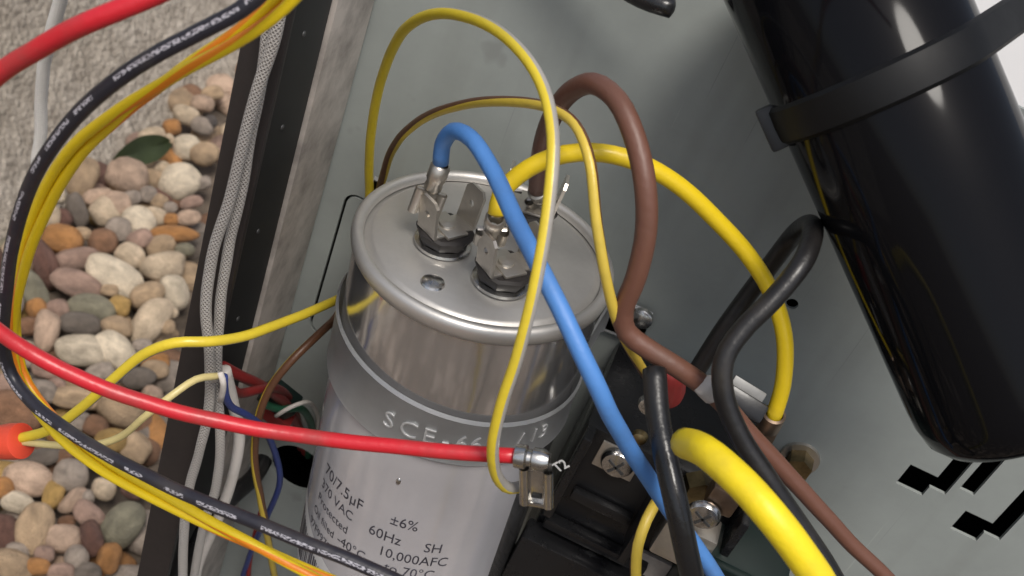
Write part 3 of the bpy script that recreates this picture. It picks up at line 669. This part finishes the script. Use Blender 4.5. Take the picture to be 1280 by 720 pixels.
# brass bolt on the panel
c = P(1000, 572, .0); bolt = empty('panel_bolt', Vector((c.x, -.0, c.z))); tag(bolt, 'tarnished brass hex bolt head on the panel beside the brown wire', 'bolt')
Mx = Matrix.Rotation(math.pi/2, 4, 'X')
bm = bmesh.new(); bmesh.ops.create_cone(bm, cap_ends=True, segments=6, radius1=.0042, radius2=.0040, depth=.005, matrix=Matrix.Translation((0, -.0035, 0)) @ Mx); bmobj('head', bm, M_brass, bolt, False)
bm = bmesh.new(); bmesh.ops.create_cone(bm, cap_ends=True, segments=28, radius1=.006, radius2=.0058, depth=.001, matrix=Matrix.Translation((0, -.0005, 0)) @ Mx); bmobj('washer', bm, M_tin, bolt, True)

# ------------------------------------------------------------------ black start capacitor in its tie
DS = .045
A0 = CAM + ray(1031, -60)*.2546; A1 = CAM + ray(1287, 533)*.2742
axs = (A1-A0).normalized(); Ls = (A1-A0).length
Ms = rot_to(-axs, (0, 1, 0))
stc = empty('start_capacitor', A1, Ms); tag(stc, 'glossy black cylinder start capacitor hanging at a slant, held by a tie', 'capacitor')
rs = DS/2
bm = bmesh.new(); rw = lathe(bm, [(.0001, .0004), (rs-.009, 0), (rs-.0065, .0004), (rs-.0035, .0018), (rs-.0012, .0045), (rs-.0002, .009), (rs, .013), (rs, Ls*.5), (rs, Ls+.002), (rs-.002, Ls+.004), (.0001, Ls+.004)], 96)
bmobj('case', bm, M_bakelite, stc, sharp=50)
# tie: loop round the case, tail running off to the right
hb = None
tie = empty('cable_tie', A1, Ms); tag(tie, 'wide black nylon tie looped round the black cylinder, its end running off', 'cable tie')
Mi = (Matrix.Translation(A1) @ Ms.to_4x4()).inverted()
cpt = Mi @ P(1085, 108, .0)      # only to choose the height along the case
# height along the axis where the tie sits
def axis_h(px, py):
    r = ray(px, py); w0 = CAM-A1; a = -axs; bq = r.dot(a); d0 = r.dot(w0); e0 = a.dot(w0); t = (bq*e0-d0)/(1-bq*bq); return (w0+r*t).dot(a)
ht = axis_h(1090, 103)
bm = bmesh.new(); rows = []; wt = .0042
ctr = (Ms.inverted() @ (CAM-A1)); ang_c = math.atan2(ctr.y, ctr.x)
right_l = Ms.inverted() @ RT; ang_r = math.atan2(right_l.y, right_l.x)
sgn = 1 if math.sin(ang_r-ang_c) > 0 else -1
pts2 = []
for k in range(61):
    a = ang_c + sgn*R(64 - k*(64+200)/60); pts2.append((math.cos(a)*(rs+.0003), math.sin(a)*(rs+.0003), math.cos(a), math.sin(a)))
a = ang_c+sgn*R(64); tx, ty = -math.sin(a)*sgn, math.cos(a)*sgn
tail = [(pts2[0][0]+tx*q, pts2[0][1]+ty*q, math.cos(a), math.sin(a)) for q in (.06, .04, .02, .01)]
full = tail+pts2
for (x, y, nx, ny) in full: rows.append([bm.verts.new((x+nx*o_, y+ny*o_, ht+hh)) for hh, o_ in ((-wt, 0), (-wt*.8, .0009), (0, .0011), (wt*.8, .0009), (wt, 0))])
for k in range(len(rows)-1):
    for q in range(4): bm.faces.new((rows[k][q], rows[k][q+1], rows[k+1][q+1], rows[k+1][q]))
bmesh.ops.solidify(bm, geom=bm.faces[:], thickness=-.0006)
bmobj('strap', bm, M_tie, tie)
a = ang_c-sgn*R(84); bm = bmesh.new(); box(bm, (0, 0, 0), (.0042, .0065, wt*2.3), .0008); o = bmobj('buckle', bm, M_tie, tie); o.location = (math.cos(a)*(rs+.0014), math.sin(a)*(rs+.0014), ht); o.rotation_euler = (0, 0, a)

# ------------------------------------------------------------------ wires
red, _ = wire('wire', [(215,-18,.125),(160,8,.128),(105,31,.13),(50,60,.13),(0,92,.13),(-60,155,.13),(-90,255,.128),(-62,355,.126),(0,416,.124),(60,453,.122),(130,485,.12),(200,508,.117),(280,528,.113),(360,543,.109),(450,555,.106),(550,564,.103),(646,570,.100)], .00165, W_red,
      'red insulated wire ending in a bare flag terminal before the capacitor')
wire('wire', [(335,-18,.118),(300,12,.12),(250,38,.122),(200,65,.124),(150,98,.125),(100,142,.125),(60,190,.124),(32,245,.122),(15,310,.12),(6,380,.118),(4,430,.117),(13,468,.117),(40,503,.12),(90,541,.124),(150,577,.128),(220,612,.131),(300,645,.133),(380,677,.134),(440,700,.134),(520,738,.134)], .00140, W_blackp,
      'black wire with white printed lettering arching round the pebbles')
# twin yellow wires with orange tracer, twisted
yp = [(372,-18,.112),(335,18,.113),(290,50,.114),(240,80,.115),(190,113,.115),(140,149,.115),(100,183,.114),(70,224,.113),(46,275,.112),(29,330,.111),(20,380,.11),(18,425,.11),(24,465,.111),(42,498,.113),(80,542,.117),(125,577,.12),(175,607,.123),(230,638,.125),(290,668,.126),(345,695,.126),(400,722,.126),(440,742,.126)]
cp = spline(run_on(yp, [P(*q) for q in yp]), .003)
Lc = 0; c1, c2 = [], []
for i, p_ in enumerate(cp):
    if i: Lc += (p_-cp[i-1]).length
    tg = (cp[min(i+1, len(cp)-1)]-cp[max(0, i-1)]).normalized(); vx = (-FW-tg*(-FW).dot(tg)).normalized(); vy = tg.cross(vx)
    a = Lc*2*math.pi/.17+2.5; o_ = (vx*math.cos(a)+vy*math.sin(a))*.00108
    c1.append(p_+o_); c2.append(p_-o_)
for cc, nme, lb in ((c1, 'wire', 'yellow wire with orange tracer twisted with its twin beside the black printed wire'), (c2, 'wire', 'yellow wire with orange tracer twisted with its twin beside the black printed wire')):
    me = tube_mesh(nme, cc, .00108, 14, cc[0]); o = link(nme, me, W_yelor, None, True, 60); o.location = cc[0]; tag(o, lb, 'wire', 'twisted yellow and orange pair')

yg, _ = wire('wire', [(20,549,.1),(60,538,.099),(100,511,.098),(140,476,.096),(180,444,.094),(220,429,.092),(260,427,.088),(300,421,.080),(350,404,.065),(400,383,.045),(432,366,.028),(448,345,.010),(456,300,.006),(462,250,.006),(462,210,.010),(465,160,.016),(478,95,.024),(505,40,.035),(545,17,.046),(600,27,.058),(648,62,.068),(680,112,.077),(692,170,.085),(689,240,.092),(675,330,.099),(650,430,.104),(625,510,.106),(615,560,.106),(621,595,.103),(638,610,.099),(656,606,.0965),(672,596,.095)], .00128, W_yelgrey,
      'yellow wire with grey tracer looping high over the capacitor to the flag terminal')
wire('wire', [(345,740,.02),(338,690,.03),(332,655,.038),(325,620,.044),(319,575,.048),(322,530,.050),(336,488,.048),(365,450,.044),(400,415,.034),(424,390,.022),(440,345,.007),(455,300,.004),(472,250,.005),(478,225,.010),(495,180,.02),(530,147,.03),(580,131,.040),(640,128,.050),(690,136,.058),(720,157,.064),(738,205,.070),(745,280,.075),(757,350,.076),(775,410,.072),(795,450,.062),(812,475,.05)], .00120, W_brownyel,
      'thin brown wire with yellow tracer arching behind the capacitor lid')
bt3 = TW(.0055+.004, .0165, .016)
brown, _ = wire('wire', [(672,236,.034),(675,200,.040),(688,150,.046),(712,116,.050),(742,104,.055),(772,125,.060),(793,170,.065),(806,230,.070),(807,290,.072),(795,345,.073),(779,388,.073),(783,413,.073),(808,434,.073),(850,461,.072),(890,490,.070),(940,545,.068),(1000,610,.066),(1060,675,.064),(1125,742,.062)], lambda t: .0023-.0005*min(1, max(0, (t-.33)*5)), W_brown,
      'thick brown wire bending beside the capacitor and running past the contactor')
wire('wire', [(621,268,.062),(626,243,.060),(648,219,.058),(690,197,.056),(740,190,.054),(790,200,.051),(840,226,.047),(890,268,.043),(935,318,.040),(965,370,.039),(981,430,.041),(979,480,.043),(966,524,.045)], .00205, W_yel,
      'yellow wire curving from the capacitor lid past the black cable loop')
blue, _ = wire('wire', [(551,203,.052),(553,181,.053),(566,164,.056),(588,173,.061),(614,210,.068),(650,285,.080),(700,385,.092),(750,490,.097),(790,565,.090),(830,628,.082),(905,740,.078)], .00192, W_blue,
      'bright blue wire running from the capacitor lid down across it')
wire('wire', [(862,478,.036),(905,411,.032),(950,350,.028),(988,298,.028),(1008,281,.036),(1017,292,.050),(1003,330,.060),(967,374,.066),(927,414,.071),(905,450,.075),(905,495,.078),(925,545,.080),(962,603,.082),(1003,663,.083),(1050,735,.084)], .0023, W_blackmatt,
      'black cable folded in a tight loop near the black cylinder', 'cable')
wire('wire', [(818,462,.076),(822,515,.083),(832,570,.090),(845,630,.096),(858,690,.098),(868,740,.098)], .0026, W_black,
      'short shiny black cable crossing in front of the contactor and blue wire', 'cable')
wire('wire', [(857,554,.099),(871,559,.104),(890,570,.109),(930,605,.114),(965,645,.118),(1000,690,.119),(1035,745,.119)], .0031, W_yelthick,
      'thickest bright yellow cable entering the lug of the contactor', 'cable')
wire('wire', [(820,628,.055),(808,650,.060),(797,680,.064),(794,705,.065),(793,740,.065)], .0015, W_brownyel,
      'short yellow and brown wire hanging below the blue wire on the contactor')
# braided cords on the cabinet edge
gcord = 'grey braided cords on the cabinet edge'
wire('braided_cord', [(356,-18,.078),(345,40,.078),(322,112,.078),(303,185,.078),(287,250,.078),(264,320,.0785),(257,390,.079),(262,440,.079),(262,500,.078),(250,560,.077),(235,620,.076),(228,680,.076),(227,745,.076)], .00135, W_braid,
     'grey braided cord bowing widest over the brown cabinet edge', 'cord', gcord, wob=.06)
wire('braided_cord', [(336,-18,.074),(334,45,.074),(325,110,.0745),(313,170,.0745),(303,235,.0745),(287,300,.0745),(277,360,.075),(272,430,.075),(272,490,.075),(275,560,.074),(270,610,.073),(252,665,.072),(238,745,.071)], .00130, W_braid,
     'grey braided cord running closest to the black gasket strip', 'cord', gcord, wob=.06)
wire('braided_cord', [(281,462,.064),(290,500,.061),(299,545,.058),(290,600,.056),(272,650,.055),(250,700,.055),(240,745,.055)], .0017, W_white,
     'short smooth pale cord hanging behind the two grey braided cords', 'cord')
wire('hanging_cord', [(80,-20,-.05),(66,35,-.055),(56,80,-.06),(51,125,-.065),(51,165,-.068),(46,205,-.07)], .0024, W_braidw,
     'white braided cord hanging in front of the rough wall', 'cord', wob=.08)
wire('wire', [(272,470,.082),(245,474,.088),(215,494,.094),(182,520,.098),(150,546,.099),(112,557,.1),(65,556,.1),(22,552,.1)], .0009, W_pale,
     'thin pale yellow wire leading to the orange red wire nut')
wire('wire', [(268,475,.079),(276,468,.082),(279,480,.082),(276,500,.080)], .0008, W_white, 'tiny white wire end curling beside the braided cords')
wire('wire', [(280,470,.077),(281,490,.076),(288,508,.072),(312,522,.062),(333,540,.05),(346,572,.04),(349,605,.035),(336,640,.03),(318,680,.02),(300,730,.012)], .0010, W_bluedk, 'thin dark blue wire running down beside the brown and yellow wire')
wire('wire', [(282,478,.06),(300,492,.05),(322,488,.042),(345,486,.03),(362,500,.016),(372,530,.004),(376,560,-.012)], .0014, W_dkred, 'dark red wire bending into the round hole of the panel')
wire('wire', [(278,458,.05),(300,470,.045),(325,482,.036),(352,500,.024),(370,530,.008),(382,565,-.012)], .0017, W_dkred, 'thicker dull red wire behind the braided cords going into the panel hole')
wire('wire', [(330,505,.03),(352,512,.025),(372,510,.02),(388,530,.008),(385,570,-.012)], .0013, W_green, 'dark green wire bending into the round hole of the panel')
wire('wire', [(345,520,.028),(362,510,.028),(380,503,.024),(395,515,.012),(392,560,-.012)], .0007, W_white, 'thin white wire beside the green wire at the panel hole')
wire('wire', [(330,575,.012),(318,595,.02),(288,622,.034),(258,660,.042),(240,700,.046),(230,745,.048)], .0030, W_black, 'thick black cable at the foot of the braided cords', 'cable')
wire('wire', [(326,640,.012),(318,672,.013),(312,705,.014),(308,745,.014)], .0009, W_dkred, 'thin red wire low on the panel under the yellow pair')
wire('wire', [(760,-30,.012),(790,-8,.014),(815,3,.016),(840,10,.016)], .0024, W_black, 'cut end of a black cable poking in above the panel', 'cable')
# small plug at the hole
plug = empty('wire_plug', P(350, 498, .018)); tag(plug, 'dark green and red wire plug resting beside the round panel hole', 'plug')
bm = bmesh.new(); box(bm, (0, 0, 0), (.012, .008, .007), .001); bmobj('shell', bm, M_green, plug).rotation_euler = (.2, .5, .2)
bm = bmesh.new(); box(bm, (.004, -.001, -.006), (.010, .007, .006), .001); bmobj('socket', bm, M_rednut, plug).rotation_euler = (.2, .5, .2)

# ------------------------------------------------------------------ connectors
def crimp(name, label, p0, p1, r, m=M_tin):
    d = p1-p0; t = empty(name, p0, rot_to(d, -FW)); tag(t, label, 'connector'); Lc_ = d.length
    return t, Lc_
# flag terminal at the end of the red wire
pF = P(640, 569, .1005); pE = P(692, 577, .1000)
fl = empty('flag_terminal', pF); tag(fl, 'bare silver flag spade terminal crimped on the red wire', 'connector')
X = (pE-pF).normalized(); Lq = (pE-pF).length; Dn = (P(672, 628, .098)-P(668, 573, .098)); Hq = Dn.length; Dn = (Dn-X*Dn.dot(X)).normalized(); Nn = X.cross(Dn)
if Nn.dot(CAM-pF) < 0: Nn = -Nn
MF = Matrix((X, Dn, Nn)).transposed().to_4x4()
My = MF @ Matrix.Rotation(math.pi/2, 4, 'Y')
bm = bmesh.new()
lathe(bm, [(.0019, .0006), (.0025, .0008), (.0026, .0018), (.0026, .0030), (.0019, .0034), (.0018, .0042), (.0024, .0046), (.0024, .0066), (.0017, Lq*.9), (.0001, Lq*.92)], 20, My)
bmobj('crimp_barrel', bm, M_bright, fl, sharp=50)
bm = bmesh.new(); cx = Lq*.60; wv = Lq*.36
box(bm, (cx, Hq*.52, 0), (wv*2, Hq*.92, .0006), .0002)
for s in (-1, 1): lathe(bm, [(.0011, Hq*.18), (.0011, Hq*.98)], 12, Matrix.Translation((cx+s*(wv-.0006), 0, .0008)) @ Matrix.Rotation(-math.pi/2, 4, 'X'))
box(bm, (cx, Hq*.98, .0004), (wv*2.1, .0012, .0014), .0003)
bmesh.ops.transform(bm, matrix=MF, verts=bm.verts[:]); bmobj('receptacle', bm, M_bright, fl)
bm = bmesh.new(); box(bm, (cx, Hq*.80, .0005), (.0022, .0008, .0004), 0); bmesh.ops.transform(bm, matrix=MF, verts=bm.verts[:]); bmobj('latch_slot', bm, M_dark, fl, False)
# slip on connectors on the lid
def slip(label, base, top, wdt=.0070):
    d = top-base; Lh = d.length; t = empty('spade_connector', base, rot_to(d, RT)); tag(t, label, 'connector')
    bm = bmesh.new(); box(bm, (0, 0, Lh*.25), (.0012, wdt, Lh*.5), .0003)
    for s in (-1, 1): lathe(bm, [(.0012, Lh*.02), (.0012, Lh*.5)], 12, Matrix.Translation((.0008, s*(wdt/2-.0008), 0)))
    bmobj('receptacle', bm, M_tin, t)
    bm = bmesh.new(); lathe(bm, [(.0016, Lh*.48), (.0022, Lh*.55), (.0020, Lh*.68), (.0024, Lh*.74), (.0024, Lh*.98), (.0018, Lh*1.02)], 16); bmobj('crimp_barrel', bm, M_tin, t, sharp=50)
    return t
slip('spade connector on the end of the blue wire', TW(-.0150, -.0085, .0075), P(551, 207, .052))
slip('spade connector on the end of the curving yellow wire', TW(.0022, -.0100, .0085), P(620, 272, .062))
slip('spade connector on the end of the thick brown wire', TW(.0085, .0165, .0060), P(671, 238, .034))
# wire nuts
def nut(name, label, c, d, r, Lh, m):
    t = empty(name, c, rot_to(d, (0, 0, 1))); tag(t, label, 'wire nut'); bm = bmesh.new(); n_ = 36; prof = [(.70, 0), (.98, .03), (1, .10), (.97, .22), (.90, .45), (.80, .7), (.68, .9), (.45, .98), (.01, 1)]
    rows = []
    for q, (rr, z) in enumerate(prof):
        rows.append([bm.verts.new((rr*r*(1+(.05 if .2 < z < .95 and i % 3 == 0 else 0))*math.cos(2*math.pi*i/n_), rr*r*(1+(.05 if .2 < z < .95 and i % 3 == 0 else 0))*math.sin(2*math.pi*i/n_), z*Lh)) for i in range(n_)])
    for j in range(len(rows)-1):
        for i in range(n_): bm.faces.new((rows[j][i], rows[j][(i+1) % n_], rows[j+1][(i+1) % n_], rows[j+1][i]))
    disc_close(bm, rows[0][::-1]); bmobj('shell', bm, m, t, sharp=45)
pn = P(29, 551, .1); nut('wire_nut', 'orange red wire nut joining the yellow wires above the pebbles', pn, P(-40, 556, .1)-pn, .0046, .018, M_nut)
pn = P(832, 492, .050); nut('wire_nut', 'dull red wire nut tucked behind the brown wire', pn, P(848, 438, .058)-pn, .0044, .013, M_rednut)
# white sleeve on the brown wire, grey spade, lug at the yellow wire end
sl_, _ = wire('wire_sleeve', [(880,480,.0722),(886,487,.0718),(891,492,.0714)], .0026, W_white, 'short white sleeve on the brown wire by the black cable loop', 'sleeve')
gs = empty('blade_connector', P(935, 487, .045)); tag(gs, 'small grey flat blade connector behind the black cable loop', 'connector')
d_ = (P(955, 499, .045)-P(916, 475, .045)); MM = rot_to(d_, -FW)
bm = bmesh.new(); box(bm, (0, 0, 0), (.0030, .0012, d_.length), .0003); bmesh.ops.transform(bm, matrix=MM.to_4x4(), verts=bm.verts[:]); bmobj('tab', bm, M_dulltab, gs)
bm = bmesh.new(); box(bm, (-.0035, .003, 0), (.005, .006, d_.length*1.2), .001); bmesh.ops.transform(bm, matrix=MM.to_4x4(), verts=bm.verts[:]); bmobj('housing', bm, M_blackplastic, gs)
q0, q1 = P(967, 520, .045), P(952, 550, .042)
t = empty('ring_lug', q0, rot_to(q1-q0, RT)); tag(t, 'dull copper lug crimped on the end of the curving yellow wire', 'connector')
bm = bmesh.new(); lathe(bm, [(.0022, -.001), (.0029, -.0008), (.0029, .005), (.0022, .0058), (.0001, .0062)], 20); bmobj('barrel', bm, M_copper, t, sharp=50)
bm = bmesh.new(); box(bm, (0, 0, .0085), (.0012, .006, .008), .0004); bmobj('tongue', bm, M_copper, t)
